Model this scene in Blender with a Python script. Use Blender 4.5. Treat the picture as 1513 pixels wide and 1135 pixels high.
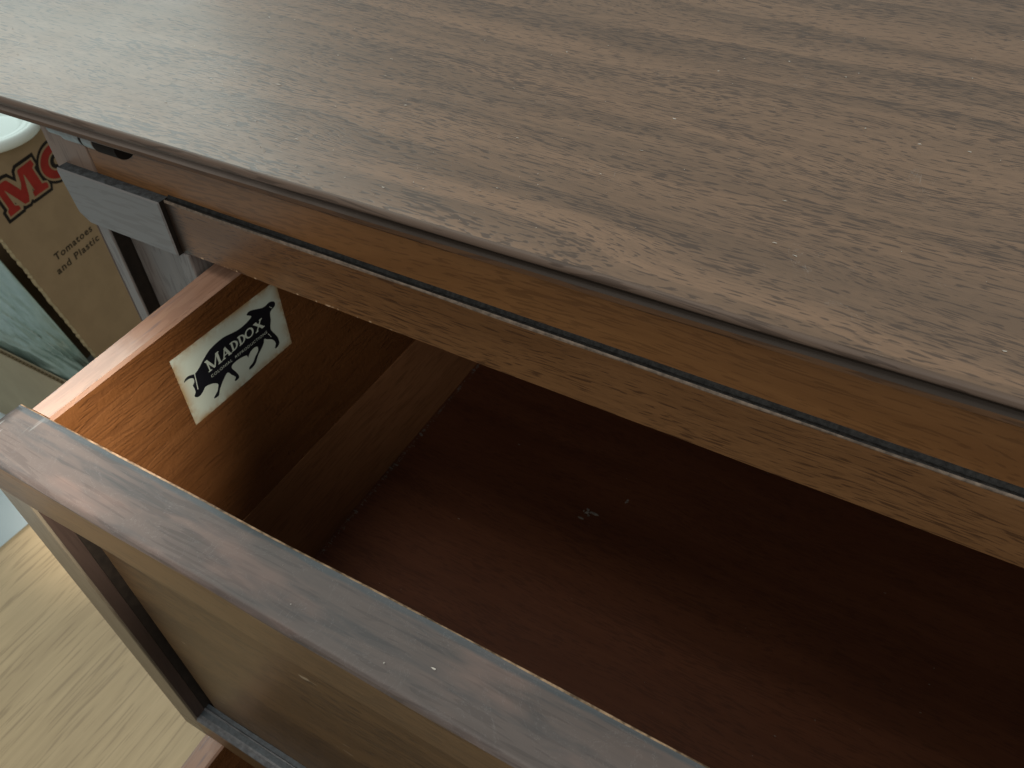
import bpy, bmesh, math, random
from mathutils import Vector, Matrix, noise as mnoise
from mathutils.geometry import tessellate_polygon
random.seed(7)
for o in list(bpy.data.objects): bpy.data.objects.remove(o)
scene = bpy.context.scene
COL = scene.collection

U = 0.22            # metres per working unit
ZF = 4.35           # working height of the eye point above the wooden floor
def W(p): return Vector((U*p[0], U*p[1], U*(p[2]+ZF)))

# ------------------------------------------------------------------ camera
cam = bpy.data.cameras.new('camera'); camo = bpy.data.objects.new('camera', cam); COL.objects.link(camo)
rt = Vector((0.8739, 0.4858, -0.0180)); dn = Vector((0.3330, -0.6240, -0.7070)); fw = Vector((-0.3545, 0.6120, -0.7070))
fw.normalize(); rt = (rt - fw*rt.dot(fw)).normalized(); dn = fw.cross(rt).normalized()
M = Matrix((rt, -dn, -fw)).transposed().to_4x4(); M.translation = W((0, 0, 0))
camo.matrix_world = M
cam.sensor_width = 36; cam.lens = 36*1136/1513; cam.clip_start = 0.02; cam.clip_end = 50
cam.dof.use_dof = True; cam.dof.focus_distance = 0.36; cam.dof.aperture_fstop = 26
scene.camera = camo

# ------------------------------------------------------------------ light
world = bpy.data.worlds.new('World'); scene.world = world; world.use_nodes = True
bg = world.node_tree.nodes['Background']; bg.inputs[0].default_value = (0.92, 0.94, 0.90, 1); bg.inputs[1].default_value = 0.26
def area(name, loc, target, sx, sy, power, col, spread=180):
    l = bpy.data.lights.new(name, 'AREA'); l.shape = 'RECTANGLE'; l.size = sx*U; l.size_y = sy*U
    l.energy = power; l.color = col; l.spread = math.radians(spread)
    o = bpy.data.objects.new(name, l); COL.objects.link(o); o.location = W(loc)
    o.rotation_euler = (W(target)-W(loc)).to_track_quat('-Z', 'Y').to_euler()
    return o
area('window_lamp', (-10.0, 5.0, 6.0), (-1.0, 1.2, -1.0), 7, 9, 29, (0.82, 1.0, 0.98))
area('front_fill', (2.4, -4.4, 3.2), (-1.4, .8, -1.5), 4, 4, 7.5, (1.0, 0.96, 0.89))  # unseen soft fill added to lift the label and drawer side
area('overhead_fill', (-2.3, -1.0, 5.6), (-1.2, .7, -2.0), 2.4, 2.4, 2.3, (1.0, .95, .87), 110)  # unseen overhead fill added to brighten the drawer floor
sp = bpy.data.lights.new('patch_spot', 'SPOT'); sp.energy = 170; sp.color = (1.0, .93, .82); sp.spot_size = math.radians(8.0); sp.spot_blend = .6  # unseen narrow spot added for the bright patch on the drawer side
sp.shadow_soft_size = .05
spo = bpy.data.objects.new('patch_spot', sp); COL.objects.link(spo); spo.location = W((1.9, -.9, 2.6))
spo.rotation_euler = (W((-1.52, .40, -1.30))-W((1.9, -.9, 2.6))).to_track_quat('-Z', 'Y').to_euler()
scene.view_settings.view_transform = 'Standard'; scene.view_settings.look = 'None'
scene.view_settings.exposure = 0.10; scene.view_settings.gamma = 1.0
scene.view_settings.use_curve_mapping = False

# ------------------------------------------------------------------ materials
class NT:
    def __init__(s, name):
        s.m = bpy.data.materials.new(name); s.m.use_nodes = True; s.t = s.m.node_tree; s.n = s.t.nodes; s.l = s.t.links
        s.p = s.n['Principled BSDF']; s.tc = s.n.new('ShaderNodeTexCoord').outputs['Object']
    def put(s, sock, v):
        if hasattr(v, 'is_linked') or isinstance(v, bpy.types.NodeSocket): s.l.new(v, sock)
        else:
            if isinstance(v, (tuple, list)) and len(v) == 3 and sock.type == 'RGBA': v = (*v, 1)
            sock.default_value = v
    def mapv(s, scale, loc=(0, 0, 0), rot=(0, 0, 0), vec=None):
        n = s.n.new('ShaderNodeMapping'); s.put(n.inputs[0], vec or s.tc)
        n.inputs['Location'].default_value = loc; n.inputs['Rotation'].default_value = rot; n.inputs['Scale'].default_value = scale
        return n.outputs[0]
    def noise(s, vec, scale, detail=3, rough=.55, dist=0.0):
        n = s.n.new('ShaderNodeTexNoise'); s.put(n.inputs['Vector'], vec); n.inputs['Scale'].default_value = scale
        n.inputs['Detail'].default_value = detail; n.inputs['Roughness'].default_value = rough; n.inputs['Distortion'].default_value = dist
        return n.outputs[0]
    def ramp(s, f, a, b, lo=0.0, hi=1.0):
        n = s.n.new('ShaderNodeMapRange'); n.interpolation_type = 'SMOOTHSTEP'; s.put(n.inputs[0], f)
        n.inputs[1].default_value = a; n.inputs[2].default_value = b; n.inputs[3].default_value = lo; n.inputs[4].default_value = hi
        return n.outputs[0]
    def math(s, op, a, b=0.0):
        n = s.n.new('ShaderNodeMath'); n.operation = op; s.put(n.inputs[0], a); s.put(n.inputs[1], b); return n.outputs[0]
    def mix(s, f, a, b, mode='MIX'):
        n = s.n.new('ShaderNodeMix'); n.data_type = 'RGBA'; n.blend_type = mode
        s.put(n.inputs[0], f); s.put(n.inputs[6], a); s.put(n.inputs[7], b); return n.outputs[2]
    def xyz(s):
        n = s.n.new('ShaderNodeSeparateXYZ'); s.l.new(s.tc, n.inputs[0]); return n.outputs
    def bump(s, h, strength, dist):
        n = s.n.new('ShaderNodeBump'); n.inputs['Strength'].default_value = strength; n.inputs['Distance'].default_value = dist
        s.put(n.inputs['Height'], h); s.l.new(n.outputs[0], s.p.inputs['Normal'])
    def done(s, col, rough=.5, spec=.5, coat=0.0, coat_rough=.2):
        s.put(s.p.inputs['Base Color'], col); s.put(s.p.inputs['Roughness'], rough)
        s.p.inputs['Specular IOR Level'].default_value = spec; s.p.inputs['Coat Weight'].default_value = coat
        s.p.inputs['Coat Roughness'].default_value = coat_rough
        return s.m

def wood(name, light, dark, pore, axis='x', pore_amt=.6, rough=.42, spec=.5, coat=0.0, haze=None, haze_amt=0.0, seed=0.0,
         bump=.15, fig=1.0, pore_len=.075, yaw=0.0, ripple=0.0, extra=None, pore_gate=(.36, .60), pore_scale=620, pore_cut=(.63, .70), figure=0.0):
    s = NT(name)
    k = 'xyz'.index(axis)
    def sc(a, c=1.0):
        v = [c, c, c]; v[k] = a; return tuple(v)
    L = (seed*1.7, seed*2.3+.13, seed*.9)
    rot = (0, 0, math.radians(yaw))
    warp = s.noise(s.mapv(sc(.35), L), 9, 2)
    wv = s.n.new('ShaderNodeVectorMath'); wv.operation = 'MULTIPLY_ADD'
    comb = s.n.new('ShaderNodeCombineXYZ')
    for i in range(3): comb.inputs[i].default_value = 0.0
    for i in range(3):
        if i != k: s.l.new(warp, comb.inputs[i])
    s.l.new(comb.outputs[0], wv.inputs[0]); wv.inputs[1].default_value = (.05*fig, .05*fig, .05*fig); s.l.new(s.tc, wv.inputs[2])
    V = wv.outputs[0]
    broad = s.noise(s.mapv(sc(.10), L, rot, V), 26, 4, .6)
    rings = s.noise(s.mapv(sc(.05), (L[1], L[0], L[2]), rot, V), 95, 4, .65)
    fibre = s.noise(s.mapv(sc(.03), L, rot, V), 900, 2, .6)
    f = s.math('ADD', s.math('MULTIPLY', broad, .55), s.math('MULTIPLY', rings, .45))
    if figure:
        wv2 = s.n.new('ShaderNodeTexWave'); wv2.wave_type = 'BANDS'; wv2.bands_direction = 'Y'; wv2.wave_profile = 'SAW'
        s.put(wv2.inputs['Vector'], s.mapv(sc(.16), (L[2], L[0], L[1]), rot, V)); wv2.inputs['Scale'].default_value = figure
        wv2.inputs['Distortion'].default_value = 7.0; wv2.inputs['Detail'].default_value = 3.5; wv2.inputs['Detail Scale'].default_value = 1.1; wv2.inputs['Detail Roughness'].default_value = .62
        band = wv2.outputs['Fac']
        f = s.math('ADD', s.math('MULTIPLY', f, .90), s.math('MULTIPLY', band, .10))
    col = s.mix(s.ramp(f, .36, .64), light, dark)
    col = s.mix(s.math('MULTIPLY', s.ramp(fibre, .35, .75), .35), col, dark)
    pn = s.noise(s.mapv(sc(pore_len), (L[2], L[1], L[0]), rot, V), pore_scale, .6, .5)
    gate = s.ramp(s.noise(s.mapv(sc(.22), (L[0]+3, L[1], L[2]), rot, V), 42, 3, .6, .6), pore_gate[0], pore_gate[1])
    if figure: gate = s.math('MULTIPLY', gate, s.ramp(band, .10, .80, .45, 1.1))
    pores = s.ramp(s.math('ADD', pn, s.math('MULTIPLY', gate, .13)), pore_cut[0], pore_cut[1])
    if figure:
        p2 = s.noise(s.mapv(sc(.08), (L[1]+4, L[1], L[0]), rot, V), 1300, 1, .5)
        pores = s.math('MAXIMUM', pores, s.math('MULTIPLY', s.ramp(p2, .54, .66), s.math('ADD', s.math('MULTIPLY', gate, .30), .30)))
    col = s.mix(s.math('MULTIPLY', pores, pore_amt), col, pore)
    rg = s.math('ADD', rough-.06, s.math('MULTIPLY', s.noise(s.mapv((1, 1, 1), L), 30, 4), .12))
    if haze:
        hz = s.math('MULTIPLY', s.ramp(s.noise(s.mapv(sc(.5), (L[1], L[2], L[0])), 16, 5, .65), .25, .75, .72, 1.0), haze_amt)
        hz = s.math('MULTIPLY', hz, s.ramp(pores, 0, 1, 1.0, .55))
        col = s.mix(hz, col, haze)
    if extra: col, rg = extra(s, col, rg)
    h = s.math('ADD', s.math('MULTIPLY', pores, -1.0), s.math('MULTIPLY', fibre, .35))
    if ripple:
        h = s.math('ADD', h, s.math('MULTIPLY', s.noise(s.mapv((1, 1.6, 1)), 230, 3, .6, .5), ripple))
    s.bump(h, bump, .0006 if not ripple else .002)
    return s.done(col, rg, spec, coat)

def plain(name, col, rough=.5, spec=.4, var=.25, scale=60, metallic=0.0, coat=0.0, bump=0.0):
    s = NT(name)
    n = s.noise(s.mapv((1, 1, 1)), scale, 4, .6)
    c2 = tuple(c*(1-var) for c in col)
    s.p.inputs['Metallic'].default_value = metallic
    if bump: s.bump(n, bump, .001)
    return s.done(s.mix(s.ramp(n, .3, .7), col, c2), rough, spec, coat)

def chips_rail(s, col, rg):
    x, y, z = s.xyz()
    zb = U*(-1.130+ZF)
    edge = s.ramp(z, zb+.0002, zb+.0016, 1.0, 0.0)
    nz = s.noise(s.mapv((1, 1, .4)), 170, 4, .7)
    chip = s.math('MULTIPLY', s.math('MULTIPLY', edge, s.ramp(x, U*-.95, U*-.85, 1.0, 0.0)), s.ramp(nz, .57, .63))
    col = s.mix(chip, col, (.62, .42, .26))
    # dark glaze and the block's painted shadow in the corner beside it
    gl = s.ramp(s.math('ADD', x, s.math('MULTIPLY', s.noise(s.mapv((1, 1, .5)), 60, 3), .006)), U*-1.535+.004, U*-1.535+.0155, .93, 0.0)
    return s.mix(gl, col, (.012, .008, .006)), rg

def band_worn(s, col, rg):
    x, y, z = s.xyz()
    n = s.noise(s.mapv((.12, 1, 1), (.3, 0, 0)), 120, 4, .65, .4)
    col = s.mix(s.math('MULTIPLY', s.ramp(n, .47, .66), .55), col, (.030, .036, .041))
    n2 = s.noise(s.mapv((.3, 1, 1), (.9, 0, 0)), 55, 3, .6)
    col = s.mix(s.math('MULTIPLY', s.ramp(n2, .5, .72), .5), col, (.22, .14, .115))
    # blue-grey rubbed line along the inner edge
    line = s.ramp(s.math('ADD', y, s.math('MULTIPLY', s.noise(s.mapv((.4, 1, 1)), 90, 4), .003)), U*.468, U*.474, 0.0, .75)
    col = s.mix(line, col, (.04, .055, .065))
    # pale scrapes at the left corner
    cx = s.ramp(x, U*-1.40, U*-1.47, 0.0, 1.0)
    sc = s.noise(s.mapv((1, .16, 1), (.2, .1, 0), (0, 0, .5)), 210, 2, .5)
    col = s.mix(s.math('MULTIPLY', cx, s.ramp(sc, .60, .68)), col, (.34, .36, .36))
    fine = s.noise(s.mapv((1, 1, 1)), 34, 5, .7, 2.5)
    thin = s.ramp(s.math('ABSOLUTE', s.math('SUBTRACT', fine, .5)), .0, .005, .12, 0.0)
    col = s.mix(thin, col, (.42, .42, .42))
    return col, s.math('ADD', rg, s.math('MULTIPLY', n, .15))

def scratches(s, col, rg):
    fine = s.noise(s.mapv((1, 1, 1), (.7, .2, 0)), 22, 4, .6, 3.0)
    gate = s.ramp(s.noise(s.mapv((1, 1, 1), (5, .2, 0)), 35, 2), .58, .66)
    thin = s.math('MULTIPLY', s.ramp(s.math('ABSOLUTE', s.math('SUBTRACT', fine, .5)), .0, .004, .30, 0.0), gate)
    return s.mix(thin, col, (.40, .37, .34)), rg

BROWN_L = (.135, .066, .033); BROWN_D = (.070, .033, .017); PORE = (.020, .012, .009)
M_top = wood('dusty_mahogany', (.275, .163, .098), (.150, .090, .055), (.050, .036, .031), 'x', .74, .42, .5, .08, (.26, .22, .18), .20, 1.3, .14, 1.4, .125, extra=scratches, pore_scale=1050, figure=7.0, pore_gate=(.36, .60), pore_cut=(.605, .69))
M_edge = wood('tabletop_edge_wood', (.125, .080, .054), (.080, .050, .034), PORE, 'x', .5, .52, .35, 0, (.2, .17, .15), .2, 2.0)
M_glaze_shade = plain('dark_glaze_shade', (.020, .014, .010), .55, .4, .5, 200)  # near-black glaze that also paints the shade in grooves and returns
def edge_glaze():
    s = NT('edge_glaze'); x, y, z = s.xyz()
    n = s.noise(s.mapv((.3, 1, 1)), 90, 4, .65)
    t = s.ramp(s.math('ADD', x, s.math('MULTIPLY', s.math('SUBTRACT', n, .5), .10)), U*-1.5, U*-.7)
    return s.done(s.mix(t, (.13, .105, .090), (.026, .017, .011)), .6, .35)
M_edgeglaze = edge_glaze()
M_band2 = wood('lower_edge_wood', (.11, .056, .025), (.07, .034, .015), PORE, 'x', .4, .5, .4, 0, None, 0, 2.4)
M_frieze = wood('russet_wood', (.225, .106, .038), (.165, .074, .026), (.06, .026, .01), 'x', .35, .38, .5, .12, None, 0, 3.1, .1, .8, .07, pore_scale=1100)
M_cornerw = wood('corner_block_wood', (.20, .12, .08), (.14, .08, .05), (.05, .03, .02), 'z', .35, .45, .5, .1, (.26, .22, .19), .4, 3.6, .1)
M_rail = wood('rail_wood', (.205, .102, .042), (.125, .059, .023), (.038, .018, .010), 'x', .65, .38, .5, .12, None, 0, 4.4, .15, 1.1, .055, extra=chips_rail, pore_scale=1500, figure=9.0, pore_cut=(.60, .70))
M_ledge = plain('dusty_ledge', (.026, .026, .025), .7, .25, .7, 500, bump=.5)
M_blockledge = plain('dusty_block_ledge', (.085, .098, .108), .6, .4, .6, 350, bump=.6)
M_railedge = plain('rubbed_edge', (.215, .165, .125), .55, .35, .6, 300)
M_block = wood('greyed_wood', (.140, .128, .120), (.118, .106, .099), (.07, .06, .06), 'x', .12, .38, .5, .15, (.22, .23, .235), .40, 5.2, .05)
M_stile = wood('stile_wood', (.150, .120, .105), (.105, .082, .070), (.04, .03, .03), 'z', .3, .38, .5, .15, (.25, .25, .25), .4, 6.2, .08)
M_carcass = wood('carcass_wood', (.10, .05, .03), (.06, .03, .018), PORE, 'z', .4, .5, .4, 0, None, 0, 7.0)
M_side = wood('drawer_side_wood', (.205, .084, .029), (.152, .058, .018), (.08, .03, .012), 'y', .28, .28, .5, .25, None, 0, 8.3, .30, .6, ripple=1.0)
M_side2 = wood('lower_side_wood', (.40, .19, .088), (.31, .14, .06), (.12, .05, .02), 'y', .35, .45, .35, 0, None, 0, 9.1, .12, .6)
def rimmarks(s, col, rg):
    n = s.noise(s.mapv((1, .12, 1), (.4, .3, .1)), 170, 3, .6)
    return s.mix(s.math('MULTIPLY', s.ramp(n, .62, .70), .55), col, (.16, .12, .12)), rg
M_rim = wood('drawer_rim_wood', (.37, .225, .158), (.29, .165, .112), (.20, .11, .075), 'y', .3, .24, .5, .4, None, 0, 9.7, .08, .8, extra=rimmarks)
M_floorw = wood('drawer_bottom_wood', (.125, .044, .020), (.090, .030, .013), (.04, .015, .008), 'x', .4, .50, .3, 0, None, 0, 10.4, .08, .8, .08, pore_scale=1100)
M_band = wood('worn_sheen_wood', (.095, .068, .058), (.062, .044, .038), (.035, .03, .03), 'x', .30, .46, .5, 0, (.165, .145, .138), .28, 11.1, .08, 1, extra=band_worn)  # grey haze colour paints the satin sheen over the worn finish
M_face = wood('drawer_face_wood', (.135, .077, .033), (.090, .050, .021), (.05, .03, .015), 'x', .45, .42, .5, .08, None, 0, 12.2, .08, 1, .09, pore_scale=900)
M_fstile = wood('drawer_stile_wood', (.150, .118, .080), (.112, .086, .057), (.07, .05, .035), 'z', .3, .42, .5, .08, (.20, .19, .15), .2, 12.9, .08)
M_inner = wood('stile_inner_wood', (.052, .033, .025), (.036, .023, .018), PORE, 'z', .3, .5, .4, 0, None, 0, 13.3)
def panelmarks(s, col, rg):
    n = s.noise(s.mapv((.35, 1, 1), (.1, .9, .1), (0, .4, 0)), 150, 2, .5)
    g = s.ramp(s.noise(s.mapv((1, 1, 1), (2, 0, 1)), 26, 2), .55, .62)
    return s.mix(s.math('MULTIPLY', s.ramp(n, .68, .72), g), col, (.28, .22, .15)), rg
M_panel = wood('drawer_panel_wood', (.118, .067, .028), (.072, .040, .017), (.035, .02, .012), 'x', .6, .42, .5, .08, None, 0, 14.0, .1, .9, .09, pore_scale=900, extra=panelmarks)
M_mould = plain('grey_moulding', (.115, .120, .128), .38, .5, .45, 240, coat=.2)
M_mould2 = plain('slate_moulding', (.050, .064, .075), .5, .5, .5, 300)
M_veneer = plain('bare_wood_edge', (.50, .33, .20), .6, .3, .8, 260)
M_oak = wood('pale_oak', (.56, .415, .235), (.43, .31, .170), (.24, .165, .095), 'y', .5, .50, .4, 0, (.58, .47, .32), .2, 15.6, .08, .5, .03, yaw=-4, pore_scale=380, pore_cut=(.63, .80))
M_nosing = plain('oak_nosing', (.42, .31, .17), .5, .4, .3, 20)
M_blue = plain('pale_blue_floor', (.56, .66, .70), .6, .4, .1, 6)
M_card = plain('cardboard', (.37, .28, .172), .85, .15, .12, 25)
M_cardl = plain('cardboard_face', (.40, .345, .235), .8, .15, .1, 15)
M_core = plain('corrugated_core', (.40, .33, .20), .9, .1, .3, 400)
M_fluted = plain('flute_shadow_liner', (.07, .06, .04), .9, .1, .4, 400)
M_black = plain('black_ink', (.016, .013, .011), .7, .2, .1)
M_red = plain('red_ink', (.36, .030, .022), .6, .2, .25, 30)
M_ink = plain('brown_black_ink', (.055, .042, .028), .8, .15, .2)
M_lid = plain('white_plastic', (.74, .84, .80), .35, .5, .03, 8)
M_metal = plain('dull_steel', (.34, .36, .36), .42, .5, .3, 150, metallic=.7)
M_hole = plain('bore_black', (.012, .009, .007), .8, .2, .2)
def paper():
    s = NT('label_paper'); x, y, z = s.xyz()
    n = s.noise(s.mapv((1, 1, 1)), 45, 4, .65)
    a = s.noise(s.mapv((1, 1, 1), (2, 2, 2)), 120, 4, .7)
    gy = s.n.new('ShaderNodeAttribute'); gy.attribute_name = 'rim'
    e = s.math('MULTIPLY', s.math('POWER', gy.outputs['Fac'], 2.2), s.ramp(s.math('ADD', s.math('MULTIPLY', n, .6), s.math('MULTIPLY', a, .4)), .34, .56))
    col = s.mix(s.math('MULTIPLY', e, .95), (.66, .72, .61), (.40, .24, .09))
    return s.done(col, .45, .45)
M_paper = paper()
M_print = plain('black_print', (.012, .013, .018), .4, .4, .2)
def plastic():
    s = NT('green_plastic_film')
    n = s.noise(s.mapv((1, 1, 1)), 22, 4, .6, .8)
    col = s.mix(s.ramp(n, .35, .65), (.205, .300, .265), (.265, .360, .318))
    s.bump(s.noise(s.mapv((1, 1, 1)), 38, 5, .6, 1.6), .22, .005)
    return s.done(col, .17, .6, .3)
M_plastic = plastic()

# ------------------------------------------------------------------ mesh helpers
PARENT_LOC = {}
def link(name, bm, mats, parent=None, smooth=False):
    me = bpy.data.meshes.new(name)
    bmesh.ops.recalc_face_normals(bm, faces=bm.faces)
    bm.to_mesh(me); bm.free()
    for m in (mats if isinstance(mats, (list, tuple)) else [mats]): me.materials.append(m)
    if smooth:
        for p in me.polygons: p.use_smooth = True
    o = bpy.data.objects.new(name, me); COL.objects.link(o)
    if parent is not None: adopt(o, parent)
    return o
def adopt(o, parent):
    o.parent = parent
    loc = parent.location.copy() if parent.parent is None else Vector((0, 0, 0))
    o.matrix_parent_inverse = Matrix.Translation(-loc)
def thing(name, label, cat, base, group=None):
    o = bpy.data.objects.new(name, None); COL.objects.link(o); o.location = W(base); o.empty_display_size = .03
    o['label'] = label; o['category'] = cat
    if group: o['group'] = group
    return o
def tag(o, label=None, cat=None, kind=None):
    if label: o['label'] = label
    if cat: o['category'] = cat
    if kind: o['kind'] = kind
    return o
def box_bm(x0, x1, y0, y1, z0, z1, bev=.004, seg=2, bm=None):
    b = bmesh.new()
    vs = [b.verts.new(W((x, y, z))) for z in (z0, z1) for y in (y0, y1) for x in (x0, x1)]
    for q in ((0, 1, 3, 2), (4, 6, 7, 5), (0, 4, 5, 1), (2, 3, 7, 6), (0, 2, 6, 4), (1, 5, 7, 3)): b.faces.new([vs[i] for i in q])
    if bev: bmesh.ops.bevel(b, geom=list(b.edges), offset=bev*U, segments=seg, affect='EDGES', profile=.5)
    if bm is None: return b
    merge(bm, b); return bm
def merge(bm, b, mat=None):
    vm = {}
    for v in b.verts: vm[v] = bm.verts.new(v.co)
    for f in b.faces:
        g = bm.faces.new([vm[v] for v in f.verts]); g.material_index = f.material_index if mat is None else mat
    b.free()
def box(name, x0, x1, y0, y1, z0, z1, mat, parent, bev=.004): return link(name, box_bm(x0, x1, y0, y1, z0, z1, bev), mat, parent)
def extrude_x(prof, x0, x1, mats=None, n=40, wob=0.0, yaw=0.0):
    """closed (y,z) outline swept along x in n steps, with a hand-worked waviness; mats: material per outline segment"""
    b = bmesh.new(); rings = []
    for i in range(n+1):
        x = x0+(x1-x0)*i/n; r = []
        for j, (y, z) in enumerate(prof):
            d = wob*mnoise.noise(Vector((x*4.0, j*.7, y*3))) if wob else 0
            r.append(b.verts.new(W((x, y+d+yaw*(x+.6), z+d*.6))))
        rings.append(r)
    m = len(prof)
    for i in range(n):
        for j in range(m):
            f = b.faces.new((rings[i][j], rings[i+1][j], rings[i+1][(j+1) % m], rings[i][(j+1) % m]))
            if mats: f.material_index = mats[j]
    b.faces.new(rings[0]); b.faces.new(list(reversed(rings[-1])))
    return b
def arc(cy, cz, r, a0, a1, n): return [(cy+r*math.cos(math.radians(a0+(a1-a0)*i/n)), cz+r*math.sin(math.radians(a0+(a1-a0)*i/n))) for i in range(n+1)]
def poly_on(bm, pts, fn, h, mat):
    """flat polygon (2-D points) laid on a surface through fn(u,v,height)"""
    vs = [bm.verts.new(fn(p[0], p[1], h)) for p in pts]
    for t in tessellate_polygon([[Vector((p[0], p[1], 0)) for p in pts]]):
        try: bm.faces.new([vs[i] for i in t]).material_index = mat
        except ValueError: pass
def text_polys(body, size, space=1.0, offset=0.0):
    cu = bpy.data.curves.new('t', 'FONT'); cu.body = body; cu.size = size; cu.space_character = space; cu.offset = offset; cu.resolution_u = 3
    ob = bpy.data.objects.new('t', cu); COL.objects.link(ob)
    bpy.context.view_layer.update(); dg = bpy.context.evaluated_depsgraph_get()
    me = bpy.data.meshes.new_from_object(ob.evaluated_get(dg)); COL.objects.unlink(ob); bpy.data.objects.remove(ob)
    vs = [(v.co.x, v.co.y) for v in me.vertices]; fs = [list(p.vertices) for p in me.polygons]; bpy.data.meshes.remove(me)
    return vs, fs
def add_text(bm, body, size, fn, h, mat, u0, v0, du, dv=(None), width=None, space=1.0, offset=0.0):
    vs, fs = text_polys(body, size, space, offset)
    k = 1.0
    if width: k = width/max(v[0] for v in vs)
    ca, sa = du
    new = [bm.verts.new(fn(u0+ca*x*k-sa*y, v0+sa*x*k+ca*y, h)) for x, y in vs]
    for f in fs:
        try: g = bm.faces.new([new[i] for i in f]); g.material_index = mat
        except ValueError: pass
def offset_poly(pts, d):
    n = len(pts); area_ = sum(pts[i][0]*pts[(i+1) % n][1]-pts[(i+1) % n][0]*pts[i][1] for i in range(n))
    s = 1 if area_ > 0 else -1; out = []
    for i in range(n):
        p0, p1, p2 = Vector(pts[i-1]), Vector(pts[i]), Vector(pts[(i+1) % n])
        a = (p1-p0).normalized(); b = (p2-p1).normalized()
        na = Vector((a.y, -a.x))*s; nb = Vector((b.y, -b.x))*s
        m = (na+nb); m = m.normalized() if m.length > 1e-4 else na
        c = max(.55, m.dot(na)); q = p1+m*(d/c); out.append((q.x, q.y))
    return out

# ------------------------------------------------------------------ setting
XL, XR = -1.95, 2.25; YB = 3.1
f1 = tag(link('wooden_floor', box_bm(-4.42, 9, -6, 9, -4.75, -4.35, 0), M_oak), kind='structure')
b = extrude_x(arc(0, 0, .09, 0, 360, 20)[:-1], -6, 9, n=30)   # round nosing, turned to lie along y
for v in b.verts:
    x, y, z = v.co; v.co = W((-4.42+y/U, x/U, -4.44+(z/U-ZF)))
tag(link('floor_nosing', b, M_nosing, smooth=True), kind='structure')
tag(link('lower_floor', box_bm(-14, -4.43, -6, 9, -5.1, -4.88, 0), M_blue), kind='structure')

# ------------------------------------------------------------------ dresser
D = thing('dresser', 'dark mahogany dresser with panelled drawers pulled open and dusty top', 'dresser', (.15, 1.9, -4.35))
TY = .0165
top_prof = [(3.25, -.785), (.990, -.785)] + arc(.980, -.7965, .0115, 90, 200, 8)[1:]
top_prof += [(.9745, -.8075), (.9785, -.8120), (.9740, -.8150), (.9690, -.8190), (.9680, -.8290), (.9720, -.8335), (1.02, -.8335), (3.25, -.8335)]
nseg = len(top_prof)
mats = [0]*nseg
for i, p in enumerate(top_prof):
    if 1 < i < 9: mats[i] = 1
    if i in (9, 10, 11, 12): mats[i] = 2
    if i >= 13: mats[i] = 3
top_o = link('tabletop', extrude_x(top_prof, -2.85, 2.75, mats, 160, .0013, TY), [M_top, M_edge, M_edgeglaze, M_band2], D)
for p in top_o.data.polygons:
    if p.material_index == 1: p.use_smooth = True
box('frieze', -1.788, XR-.16, 1.018, 1.09, -1.02, -.834, M_frieze, D, .002)
box('corner_block', XL, -1.7915, 1.016, 1.09, -1.02, -.834, M_cornerw, D, .003)
# steel hinge barrel tucked under the top
H = link('hinge', box_bm(-1.90, -1.60, 1.0145, 1.0175, -.872, -.836, .001), M_metal, D)
def knuckle(x0, x1, r, mat, name, cy=1.004, cz=-.862):
    return link(name, extrude_x(arc(cy, cz, r, 0, 360, 24)[:-1], x0, x1, n=1), mat, H)
knuckle(-1.862, -1.812, .021, M_metal, 'knuckle'); knuckle(-1.812, -1.806, .0195, M_hole, 'slot')
knuckle(-1.806, -1.740, .026, M_metal, 'knuckle'); knuckle(-1.740, -1.728, .024, M_hole, 'slot')
knuckle(-1.728, -1.692, .027, M_metal, 'knuckle'); knuckle(-1.692, -1.686, .0275, M_railedge, 'washer')
knuckle(-1.686, -1.610, .029, M_hole, 'bore')
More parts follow.
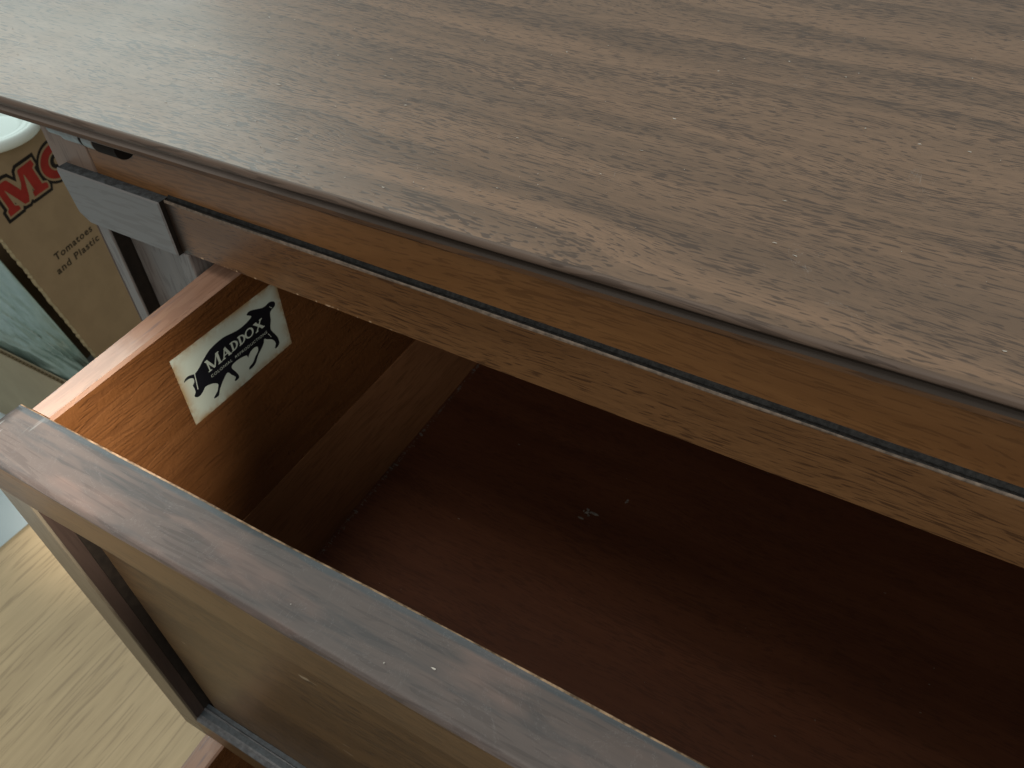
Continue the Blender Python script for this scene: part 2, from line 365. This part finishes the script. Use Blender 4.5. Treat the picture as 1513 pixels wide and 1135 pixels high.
# rail with dusty ledge and rubbed arris
rp = [(1.0, -1.130), (1.0, -.9865)] + arc(1.0045, -.9845, .0045, 180, 90, 4) + [(1.009, -.981), (1.0125, -.9825), (1.0160, -.9765), (1.0176, -.9745), (1.03, -.9745), (1.09, -.984), (1.09, -1.130)]
rm = [0, 1, 1, 1, 1, 1, 1, 2, 0, 0, 0, 0][:len(rp)]
rm = []
for i in range(len(rp)):
    rm.append(0 if i < 1 else 1 if i < 5 else 2 if i < 11 else 0)
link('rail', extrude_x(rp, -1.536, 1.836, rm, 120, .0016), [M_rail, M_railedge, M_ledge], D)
def pilaster(s):   # s=1 left, mirrored right about x=.15
    mx = (lambda a, b: (a, b)) if s > 0 else (lambda a, b: (.3-b, .3-a))
    bb = bmesh.new(); x0, x1 = -1.908, -1.538
    pts = [(x0, -.990), (x0+.004, -.980), (x1, -.980), (x1, -1.135), (x0+.045, -1.135), (x0+.012, -1.108)]
    if s < 0: pts = [(.3-x, z) for x, z in pts]
    e = .0035; ins = offset_poly(pts, -e)
    r0 = [bb.verts.new(W((x, .984, z))) for x, z in ins]; r1 = [bb.verts.new(W((x, .984+e, z))) for x, z in pts]; r2 = [bb.verts.new(W((x, 1.0165, z))) for x, z in pts]
    for t in tessellate_polygon([[Vector((x, z, 0)) for x, z in ins]]): bb.faces.new([r0[k] for k in t])
    for i in range(len(pts)):
        bb.faces.new((r0[i], r0[i-1], r1[i-1], r1[i]))
        f = bb.faces.new((r1[i], r1[i-1], r2[i-1], r2[i]))
        if i in (1, 2): f.material_index = 1
        if i == 3: f.material_index = 2  # return face coloured dark for glaze and shade
    link('capital_block', bb, [M_block, M_blockledge, M_glaze_shade], D)
    a, b_ = mx(-1.866, -1.822); box('stile', a, b_, 1.0, 1.09, -4.25, -1.1355, M_stile, D, .004)
    a, b_ = mx(-1.568, -1.518); box('stile', a, b_, 1.0, 1.09, -4.25, -1.1355, M_stile, D, .004)
    a, b_ = mx(-1.8215, -1.8185); box('groove_glaze_shade', a, b_, 1.004, 1.0448, -4.25, -1.136, M_glaze_shade, D, 0)  # dark strip: glaze plus painted shadow beside the recessed panel
    a, b_ = mx(-1.818, -1.572); box('pilaster_panel', a, b_, 1.045, 1.08, -4.25, -1.1355, M_stile, D, .003)
    a, b_ = mx(-1.93, -1.868); box('side_panel', a, b_, 1.03, YB, -4.30, -.98, M_carcass, D, .003)
pilaster(1); pilaster(-1)
box('back_panel', -1.86, 2.16, YB-.06, YB, -4.30, -.836, M_carcass, D, 0)
box('top_runner', -1.86, 2.16, 1.092, YB-.07, -1.02, -.99, M_carcass, D, 0)
box('divider_rail', -1.515, 1.815, 1.0, 1.09, -2.745, -2.69, M_carcass, D, .003)
box('plinth', XL, XR, 1.01, YB, -4.35, -4.305, M_carcass, D, .003)

# ------------------------------------------------------------------ drawer
XI = -1.415; XO = 1.715
def drawer():
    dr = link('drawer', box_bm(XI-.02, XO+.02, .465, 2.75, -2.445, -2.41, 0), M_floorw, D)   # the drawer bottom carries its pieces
    # side in two glued boards with a pale worn rim
    def rim_side(x_in, x_out, nm):
        prof = [(x_in, -2.43), (x_in, -1.2015), (x_in+(x_out-x_in)*.10, -1.1945), (x_in+(x_out-x_in)*.82, -1.1935), (x_out, -1.2035), (x_out, -2.43)]
        bb = bmesh.new(); R = []
        n = 60
        for i in range(n+1):
            y = .4795+(2.75-.4795)*i/n; t = (y-.48)/.55
            r = []
            for j, (x, z) in enumerate(prof):
                xx = x-(.022*min(t, 1.2) if j >= 3 else 0)*(1 if x_out < x_in else -1)
                d = .0022*mnoise.noise(Vector((y*7, j*1.3, 2.2))) if 0 < j < 5 else 0
                r.append(bb.verts.new(W((xx+d, y, (max(z, -2.43) if z < -2 else z+.014*t*.5)+d))))
            R.append(r)
        m = len(prof)
        for i in range(n):
            for j in range(m):
                f = bb.faces.new((R[i][j], R[i+1][j], R[i+1][(j+1) % m], R[i][(j+1) % m])); f.material_index = 1 if 1 <= j <= 3 else 0
        bb.faces.new(R[0]); bb.faces.new(R[-1][::-1])
        return link(nm, bb, [M_side, M_rim], dr)
    rim_side(XI, XI-.074, 'side_board'); rim_side(XO, XO+.074, 'side_board')
    box('lower_side_board', XI-.01, XI+.0012, .482, 2.75, -2.4095, -1.945, M_side2, dr, 0)
    box('lower_side_board', XO-.0012, XO+.01, .482, 2.75, -2.4095, -1.945, M_side2, dr, .004)
    box('back_board', XI, XO, 2.70, 2.75, -2.41, -1.24, M_side2, dr, 0)
    # front: frame of two rails and two stiles round a sunk panel
    X0, X1 = -1.512, 1.812
    pr = [(.4795, -1.335), (.4795, -1.198), (.4785, -1.1955), (.4748, -1.1940), (.4715, -1.1945), (.4400, -1.1935), (.400, -1.1955), (.372, -1.1995)] + arc(.358, -1.2135, .0135, 80, 180, 5) + [(.3445, -1.225), (.345, -1.334)]
    npr = len(pr); bb = extrude_x(pr, X0, X1, [2 if i in (1, 2) else 1 if i >= npr-3 else 0 for i in range(npr)], 140, .0022)
    top = link('top_rail', bb, [M_band, M_face, M_veneer], dr)
    for p in top.data.polygons:
        c = p.center; y = c.y/U; z = c.z/U-ZF
        if .35 < y < .47: p.use_smooth = True
    box('stile', X0, -1.408, .345, .46, -2.55, -1.3345, M_fstile, dr, .003)
    box('stile', X1-.104, X1, .345, .46, -2.55, -1.3345, M_fstile, dr, .003)
    box('stile_lip', -1.4075, -1.4035, .351, .3845, -2.49, -1.3345, M_inner, dr, .001)
    box('groove_glaze_shade', -1.4075, -1.4040, .3850, .4395, -2.49, -1.3345, M_glaze_shade, dr, 0)  # black strip: glaze and the painted shade of the frame gap
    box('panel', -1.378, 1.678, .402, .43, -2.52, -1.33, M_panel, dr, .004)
    box('groove_back_shade', -1.4075, 1.7075, .440, .45, -2.53, -1.34, M_hole, dr, 0)  # black backing paints the shade deep in the groove
    bp = [(.402, -2.63), (.402, -2.487), (.388, -2.490), (.386, -2.486), (.383, -2.486), (.381, -2.491), (.366, -2.494)] + arc(.3585, -2.508, .0135, 80, 180, 4) + [(.345, -2.625), (.352, -2.635)]
    bb = extrude_x(bp, -1.4075, 1.7075, None, 90, .0018)
    bt = link('bottom_rail', bb, [M_mould, M_mould2, M_face], dr)
    for p in bt.data.polygons:
        c = p.center; y = c.y/U; z = c.z/U-ZF
        if y > .387 and z > -2.52: p.material_index = 1
        if .366 < y < .3805: p.material_index = 1
        if y < .349 and z < -2.54: p.material_index = 2
    for xa, xb in ((X0, -1.4085), (1.7085, X1)):
        bb = box_bm(xa, xb, .345, .46, -2.632, -2.5505, .004); link('corner_joint', bb, M_fstile, dr)
    return dr
d1 = drawer(); tag(d1, 'upper drawer pulled half out, with a paper label inside')
d2 = d1.copy(); COL.objects.link(d2)
off = W((0, -.50, -1.592))-W((0, 0, 0))
d2['label'] = 'lower drawer pulled out below the upper one'
for ch in list(d1.children):
    c = ch.copy(); COL.objects.link(c); c.parent = d2
d2.location = d1.location+off

# paper label
LO = (.770, -1.4985); ca = math.cos(math.radians(-1.5)); sa = math.sin(math.radians(-1.5))
def onlabel(u, v, h): 
    y = LO[0]+ca*u-sa*v; z = LO[1]+sa*u+ca*v
    return W((XI+.0016+h+.0006*mnoise.noise(Vector((u*6, v*6, 0))), y, z))
LW, LH = .3795, .2262
bm = bmesh.new(); NU, NV = 38, 23; g = [[bm.verts.new(onlabel(LW*i/NU+(.0005*mnoise.noise(Vector((0, j*.9, 1))) if i in (0, NU) else 0), LH*j/NV+(.0005*mnoise.noise(Vector((i*.9, 0, 3))) if j in (0, NV) else 0), 0)) for j in range(NV+1)] for i in range(NU+1)]
for i in range(NU):
    for j in range(NV): bm.faces.new((g[i][j], g[i+1][j], g[i+1][j+1], g[i][j+1]))
rimv = [max(0.0, 1-min(i/NU*LW, LW-i/NU*LW, j/NV*LH, LH-j/NV*LH)/.045) for i in range(NU+1) for j in range(NV+1)]
bull = [(0.0126,0.1437),(0.0203,0.1512),(0.0305,0.1527),(0.0433,0.1482),(0.0503,0.145),(0.0664,0.151),(0.0798,0.1601),(0.0959,0.1697),(0.1139,0.1778),(0.1381,0.1815),(0.1638,0.1819),(0.1879,0.1764),(0.2125,0.1708),(0.2338,0.1702),(0.2568,0.1736),(0.2685,0.1787),(0.2613,0.1867),(0.255,0.1921),(0.2592,0.1964),(0.2704,0.197),(0.2896,0.1887),(0.3116,0.1786),(0.3256,0.1779),(0.3376,0.1797),(0.3504,0.1745),(0.3574,0.1653),(0.3518,0.1551),(0.3374,0.1523),(0.3303,0.1446),(0.3278,0.126),(0.3209,0.1103),(0.3182,0.0966),(0.3236,0.0822),(0.3323,0.0626),(0.3355,0.0441),(0.3314,0.031),(0.3181,0.0274),(0.3145,0.0312),(0.3213,0.0412),(0.3202,0.0528),(0.3122,0.0652),(0.2979,0.0758),(0.2876,0.0851),(0.2831,0.0752),(0.2705,0.0636),(0.2519,0.0512),(0.2379,0.0352),(0.2245,0.0296),(0.2104,0.0301),(0.213,0.0377),(0.2289,0.0424),(0.2414,0.054),(0.2562,0.0639),(0.2591,0.0776),(0.2483,0.0831),(0.2336,0.0812),(0.2226,0.0739),(0.218,0.0685),(0.216,0.079),(0.1935,0.0861),(0.1721,0.0872),(0.16,0.0838),(0.1592,0.0739),(0.1668,0.0572),(0.1717,0.0399),(0.1688,0.0315),(0.1551,0.032),(0.1553,0.0372),(0.1617,0.0427),(0.1512,0.0593),(0.1451,0.0722),(0.1381,0.0752),(0.1276,0.0681),(0.1127,0.0565),(0.0992,0.0413),(0.0926,0.0307),(0.0776,0.0329),(0.0783,0.0377),(0.0931,0.0464),(0.1019,0.0603),(0.1014,0.0686),(0.0894,0.0786),(0.0762,0.0844),(0.0643,0.0866),(0.0575,0.082),(0.0446,0.0747),(0.0347,0.0753),(0.0273,0.0818),(0.0269,0.0873),(0.0329,0.0925),(0.0344,0.1066),(0.033,0.118),(0.0397,0.1226),(0.0423,0.1331),(0.0378,0.1403),(0.025,0.1448)]
def smooth(pts):
    out = []; n = len(pts)
    for i in range(n):
        a, b_, c, d = (Vector(pts[(i+k) % n]) for k in (-1, 0, 1, 2))
        for t in (0, .5):
            q = .5*((2*b_)+(c-a)*t+(2*a-5*b_+4*c-d)*t*t+(3*b_-a-3*c+d)*t**3); out.append((q.x, q.y))
    return out
poly_on(bm, smooth(bull), onlabel, .0012, 1)
hh = [.0020]
def stroke(u0, v0, u1, v1, w0, w1=None):
    w1 = w1 or w0; d = Vector((u1-u0, v1-v0)).normalized(); n = Vector((-d.y, d.x))
    hh[0] += .00002
    pts = [(u0+n.x*w0/2, v0+n.y*w0/2), (u0-n.x*w0/2, v0-n.y*w0/2), (u1-n.x*w1/2, v1-n.y*w1/2), (u1+n.x*w1/2, v1+n.y*w1/2)]
    poly_on(bm, pts, onlabel, hh[0], 0)
def serif(u, v, w): stroke(u-w/2, v, u+w/2, v, .0034)
def ring(cu, cv, ru, rv, tu, tv, a0=0, a1=360):
    hh[0] += .00002; n = 22
    for i in range(n):
        A = [math.radians(a0+(a1-a0)*t/n) for t in (i, i+1)]
        pts = [(cu+ru*math.cos(A[0]), cv+rv*math.sin(A[0])), (cu+ru*math.cos(A[1]), cv+rv*math.sin(A[1])), (cu+(ru-tu)*math.cos(A[1]), cv+(rv-tv)*math.sin(A[1])), (cu+(ru-tu)*math.cos(A[0]), cv+(rv-tv)*math.sin(A[0]))]
        poly_on(bm, pts, onlabel, hh[0], 0)
B = .1205; TK, TN = .0080, .0040
# M
stroke(.0945, B, .0925, B+.036, TN); stroke(.0915, B+.036, .1110, B, TK, .006); stroke(.1110, B, .1275, B+.036, TN); stroke(.1290, B+.036, .1300, B, TK)
serif(.0945, B, .0125); serif(.0915, B+.035, .010); serif(.1305, B, .0145); serif(.1300, B+.035, .012)
# A
stroke(.1445, B+.002, .1560, B+.031, TN); stroke(.1555, B+.032, .1670, B+.002, TK); stroke(.149, B+.0105, .163, B+.0105, .0034); serif(.1445, B+.0015, .011); serif(.1672, B+.0015, .0125)
# D D
for u in (.1790, .2075):
    stroke(u+.002, B+.003, u+.002, B+.031, TK*.8); serif(u+.001, B+.0035, .010); serif(u+.001, B+.0305, .010)
    ring(u+.0035, B+.017, .0185, .0150, .0070, .0034, -90, 90)
# O
ring(.2450, B+.0175, .0165, .0155, .0062, .0040)
# X
stroke(.2700, B+.031, .2945, B+.003, TK*.95); stroke(.2935, B+.031, .2705, B+.003, TN); serif(.2710, B+.031, .0125); serif(.2930, B+.031, .011); serif(.2710, B+.003, .011); serif(.2945, B+.003, .0125)
stroke(.0487, .1462, .0418, .0980, .0026)
add_text(bm, 'COLONIAL  REPRODUCTIONS', .0125, onlabel, .0029, 0, .0895, .0990, (1, -.012), width=.213, space=1.15, offset=0.0)
stroke(.3335, .168, .3420, .158, .0016); stroke(.3045, .0925, .3120, .075, .0016)
lab = link('paper_label', bm, [M_paper, M_print], d1)
at = lab.data.attributes.new('rim', 'FLOAT', 'POINT')
for i in range(len(lab.data.vertices)): at.data[i].value = rimv[i] if i < len(rimv) else 0.0
tag(lab, 'white paper label printed with a black bull and lettering')

# ------------------------------------------------------------------ carton beside the dresser
P0 = Vector((-4.68, 2.07, -3.715)); bv = Vector((-.2538, .9673, 0)); nv = Vector((.9673, .2538, 0))
CB = thing('cardboard_box', 'brown cardboard box with red lettering left of the dresser', 'box', (P0.x-.6, 2.7, -4.88))
def oncard(u, v, h): p = P0+bv*u+Vector((0, 0, v))+nv*h; return W(p)
def sheet(pts, th, fn, edge_mat=1, wob=0.0):
    bm = bmesh.new(); a = [bm.verts.new(fn(u, v, 0)) for u, v in pts]; c = [bm.verts.new(fn(u, v, -th)) for u, v in pts]
    bm.faces.new(a); bm.faces.new(c[::-1])
    for i in range(len(pts)): bm.faces.new((a[i-1], a[i], c[i], c[i-1])).material_index = edge_mat
    return bm
edge_pts = [(-.187, 1.1317), (-.102, .6174), (0, 0), (.1543, -.9245)]
ep = []
for (a, b_), (c, d) in zip(edge_pts[:-1], edge_pts[1:]):
    for i in range(30): 
        t = i/30; ep.append((a+(c-a)*t+random.uniform(-.006, .006), b_+(d-b_)*t))
side = sheet([(-.21, 1.53)] + ep + [(.1543, -.9245), (.18, -1.16), (1.6, -1.16), (1.6, 1.53)], .035, oncard)
link('side_panel', side, [M_card, M_core], CB)
link('top_panel', sheet([(-.21, 0), (1.6, 0), (1.6, -1.3), (-.21, -1.3)], .03, lambda u, v, h: W(P0+bv*u+nv*v*1.0+Vector((0, 0, 1.535+.03+h)))), [M_card, M_core], CB)
link('back_panel', sheet([(0, -1.16), (-1.3, -1.16), (-1.3, 1.53), (0, 1.53)], .03, lambda u, v, h: W(P0+bv*(1.63+h)+nv*(u-.04)+Vector((0, 0, v)))), [M_card, M_core], CB)
link('far_panel', sheet([(.16, -1.16), (1.6, -1.16), (1.6, 1.53), (-.21, 1.53)], .03, lambda u, v, h: W(P0+bv*u+nv*(-1.27+h)+Vector((0, 0, v)))), [M_card, M_core], CB)
# low front flap with an open corrugated top edge
def front(x0, x1, y0, zt, zb):
    bm = bmesh.new(); box_bm(x0, x1, y0, y0+.008, zb, zt, 0, bm=bm); box_bm(x0, x1, y0+.034, y0+.042, zb, zt+.004, 0, bm=bm)
    n = int((x1-x0)/.007); prev = None
    for i in range(n+1):      # fluted medium between the two liners
        x = x0+(x1-x0)*i/n; y = y0+.021+.0125*math.sin(i*math.pi/3.0)
        a, c = bm.verts.new(W((x, y, zt-.004))), bm.verts.new(W((x, y, zt-.16)))
        if prev: bm.faces.new((prev[0], a, c, prev[1])).material_index = 1
        prev = (a, c)
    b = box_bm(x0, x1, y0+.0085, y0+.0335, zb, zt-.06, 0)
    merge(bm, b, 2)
    return bm
link('front_flap', front(-6.3, -4.52, 1.80, -3.84, -4.88), [M_cardl, M_core, M_fluted], CB)
# lettering
LM = [(-0.0552,1.2147),(-0.0569,1.1805),(0.036,1.1813),(0.0357,1.2043),(0.0087,1.2207),(0.0016,1.2698),(-0.0083,1.3343),(-0.0006,1.3249),(0.0799,1.1886),(0.116,1.1836),(0.1332,1.2166),(0.168,1.3456),(0.1725,1.3333),(0.1898,1.2238),(0.1693,1.2181),(0.168,1.1868),(0.2961,1.1816),(0.3026,1.2046),(0.2946,1.2184),(0.2625,1.2265),(0.2477,1.3431),(0.2732,1.3562),(0.2636,1.3905),(0.1454,1.3871),(0.1359,1.3779),(0.1226,1.3075),(0.0997,1.2723),(0.0929,1.2876),(0.0375,1.3754),(0.0231,1.3812),(-0.0138,1.3807),(-0.0502,1.3802),(-0.0566,1.3625),(-0.0519,1.326),(-0.0399,1.2278)]
bm = bmesh.new()
def hull(d): 
    q = [(-.066, 1.168), (.050, 1.168), (.063, 1.188), (.078, 1.176), (.118, 1.171), (.140, 1.186), (.156, 1.173), (.306, 1.168), (.316, 1.190), (.312, 1.222), (.278, 1.236), (.262, 1.335), (.284, 1.346), (.280, 1.400), (.140, 1.401), (.120, 1.386), (.100, 1.330), (.052, 1.388), (.026, 1.394), (-.060, 1.394), (-.070, 1.372), (-.066, 1.330), (-.052, 1.226), (-.070, 1.214)]
    return offset_poly(q, d)
poly_on(bm, hull(.021), oncard, .0012, 2); poly_on(bm, hull(0), oncard, .0024, 1); poly_on(bm, LM, oncard, .0036, 0)
for cu, cv in ((.0205, 1.2315), (.178, 1.2315)):
    poly_on(bm, [(cu-.004, cv-.008), (cu+.004, cv-.008), (cu, cv+.008)], oncard, .0042, 2)
OC = (.448, 1.289)
def disc(ru, rv, h, m): poly_on(bm, [(OC[0]+ru*math.cos(t*math.pi/24), OC[1]+rv*math.sin(t*math.pi/24)) for t in range(48)], oncard, h, m)
disc(.172, .140, .0010, 2); disc(.155, .122, .0021, 1); disc(.142, .108, .0033, 0); disc(.075, .060, .0045, 1); disc(.062, .048, .0054, 2); disc(.030, .024, .0062, 1)
link('printed_letter', bm, [M_red, M_card, M_black], CB)
bm = bmesh.new()
add_text(bm, 'Tomatoes', .070, oncard, .0012, 0, .086, .752, (1, -.02), width=.38, space=1.15, offset=.0016)
add_text(bm, 'and Plastic', .070, oncard, .0012, 0, .052, .664, (1, -.02), width=.435, space=1.15, offset=.0016)
link('printed_caption', bm, [M_ink], CB)

# plastic film stuffed into the carton
def film(A, Bp, nu, nv_, seed, amp):
    bm = bmesh.new(); g = []
    for i in range(nu+1):
        r = []
        for j in range(nv_+1):
            u = i/nu; v = j/nv_
            a = A[0].lerp(A[1], u); b = Bp[0].lerp(Bp[1], u); p = a.lerp(b, v)
            q = Vector((u*2.6+seed, v*3.2, seed))
            f = mnoise.fractal(q*1.6, 1.0, 2.0, 4)
            rdg = 1-abs(mnoise.noise(Vector((u*2.2+v*2.8, v*1.2-u*.6, seed+3))))*2.2
            p = p+Vector((.5, -.3, .8)).normalized()*(amp*(f*.8+max(0, rdg)**3*.5)+.10*math.sin(math.pi*v))
            r.append(bm.verts.new(W(p)))
        g.append(r)
    for i in range(nu):
        for j in range(nv_): bm.faces.new((g[i][j], g[i+1][j], g[i+1][j+1], g[i][j+1]))
    bm.normal_update()
    r = bmesh.ops.solidify(bm, geom=list(bm.faces), thickness=.004*U)
    return bm
c0 = P0+bv*-.15+Vector((0, 0, 1.05))-nv*.20; c1 = P0+bv*.13+Vector((0, 0, -.75))-nv*.10
PW = thing('plastic_wrap', 'crumpled sheet of pale green plastic film inside cardboard box', 'plastic wrap', (-5.0, 2.0, -4.80))
link('back_fold', film((c0, c1), (Vector((-6.3, 1.92, -3.55)), Vector((-4.60, 1.90, -3.93))), 90, 60, 1.7, .055), M_plastic, PW, True)
link('front_fold', film((Vector((-6.2, 2.0, -3.30)), Vector((-4.62, 2.0, -3.88))), (Vector((-6.3, 1.87, -3.92)), Vector((-4.58, 1.87, -3.97))), 70, 24, 6.1, .05), M_plastic, PW, True)

# jar lid on top of the carton
lc = Vector((-4.915, 2.262, -2.178+.03)); LR = .279
def lathe(prof, c, n=64):
    bm = bmesh.new(); R = [[bm.verts.new(W(c+Vector((r*math.cos(2*math.pi*i/n), r*math.sin(2*math.pi*i/n), z)))) for i in range(n)] for r, z in prof]
    for a, b_ in zip(R[:-1], R[1:]):
        for i in range(n): bm.faces.new((a[i], a[(i+1) % n], b_[(i+1) % n], b_[i]))
    bm.faces.new(R[0][::-1]); bm.faces.new(R[-1]); return bm
lid = link('jar_lid', lathe([(LR-.012, -.03), (LR, -.022), (LR, .012), (LR-.006, .028), (LR-.020, .036), (LR-.038, .036), (LR-.052, .026), (LR-.066, .026), (LR-.074, .030), (LR-.084, .028), (LR-.096, .012), (LR-.12, .010)], lc), M_lid, None, True)
tag(lid, 'round white plastic lid lying on the cardboard box', 'lid')

# ------------------------------------------------------------------ dust and lint
def specks(n, fx, col, name, smin, smax):
    bm = bmesh.new()
    for i in range(n):
        x, y, z = fx(); s = random.uniform(smin, smax)*(1 if random.random() < .9 else 1.8); a = random.uniform(0, 6.3); el = random.uniform(.4, 1.0) if random.random() < .8 else 3.0
        k = random.choice((4, 5, 6)); vs = []
        for j in range(k):
            t = a+6.283*j/k; rr = s*random.uniform(.6, 1.1)
            vs.append(bm.verts.new(W((x+rr*math.cos(t)*el, y+rr*math.sin(t), z+random.uniform(.0006, .0022)))))
        tp = bm.verts.new(W((x, y, z+s*.7)))
        for j in range(k): bm.faces.new((vs[j], vs[(j+1) % k], tp))
    return tag(link(name, bm, col), kind='stuff')
M_dust = plain('lint_dust', (.62, .58, .52), .9, .1, .3, 100)
M_tuft = plain('tuft_lint', (.26, .23, .20), .9, .1, .3, 100)
specks(420, lambda: (random.uniform(-2.3, 1.0), 1.0+2.0*random.random()**1.4, -.785), M_dust, 'dust_specks', .0008, .0018)
specks(45, lambda: (random.uniform(-1.35, .8), random.uniform(.5, 2.2), -2.41), M_tuft, 'drawer_lint', .0012, .0024)
specks(5, lambda: (random.uniform(-1.48, .1), random.uniform(.36, .465), -1.1945), M_dust, 'edge_dust', .0009, .0018)
specks(420, lambda: (XI+.011+abs(random.gauss(0, .006)), random.uniform(.5, 2.3), -2.41), plain('grey_lint', (.20, .17, .15), .9, .1, .3, 100), 'corner_lint', .0015, .0035)
specks(16, lambda: (random.gauss(-.62, .012), random.gauss(1.62, .012), -2.41), M_tuft, 'lint_tuft', .003, .007)
specks(5, lambda: (random.gauss(-.51, .004), random.gauss(1.735, .004), -2.41), M_tuft, 'lint_tuft', .003, .006)
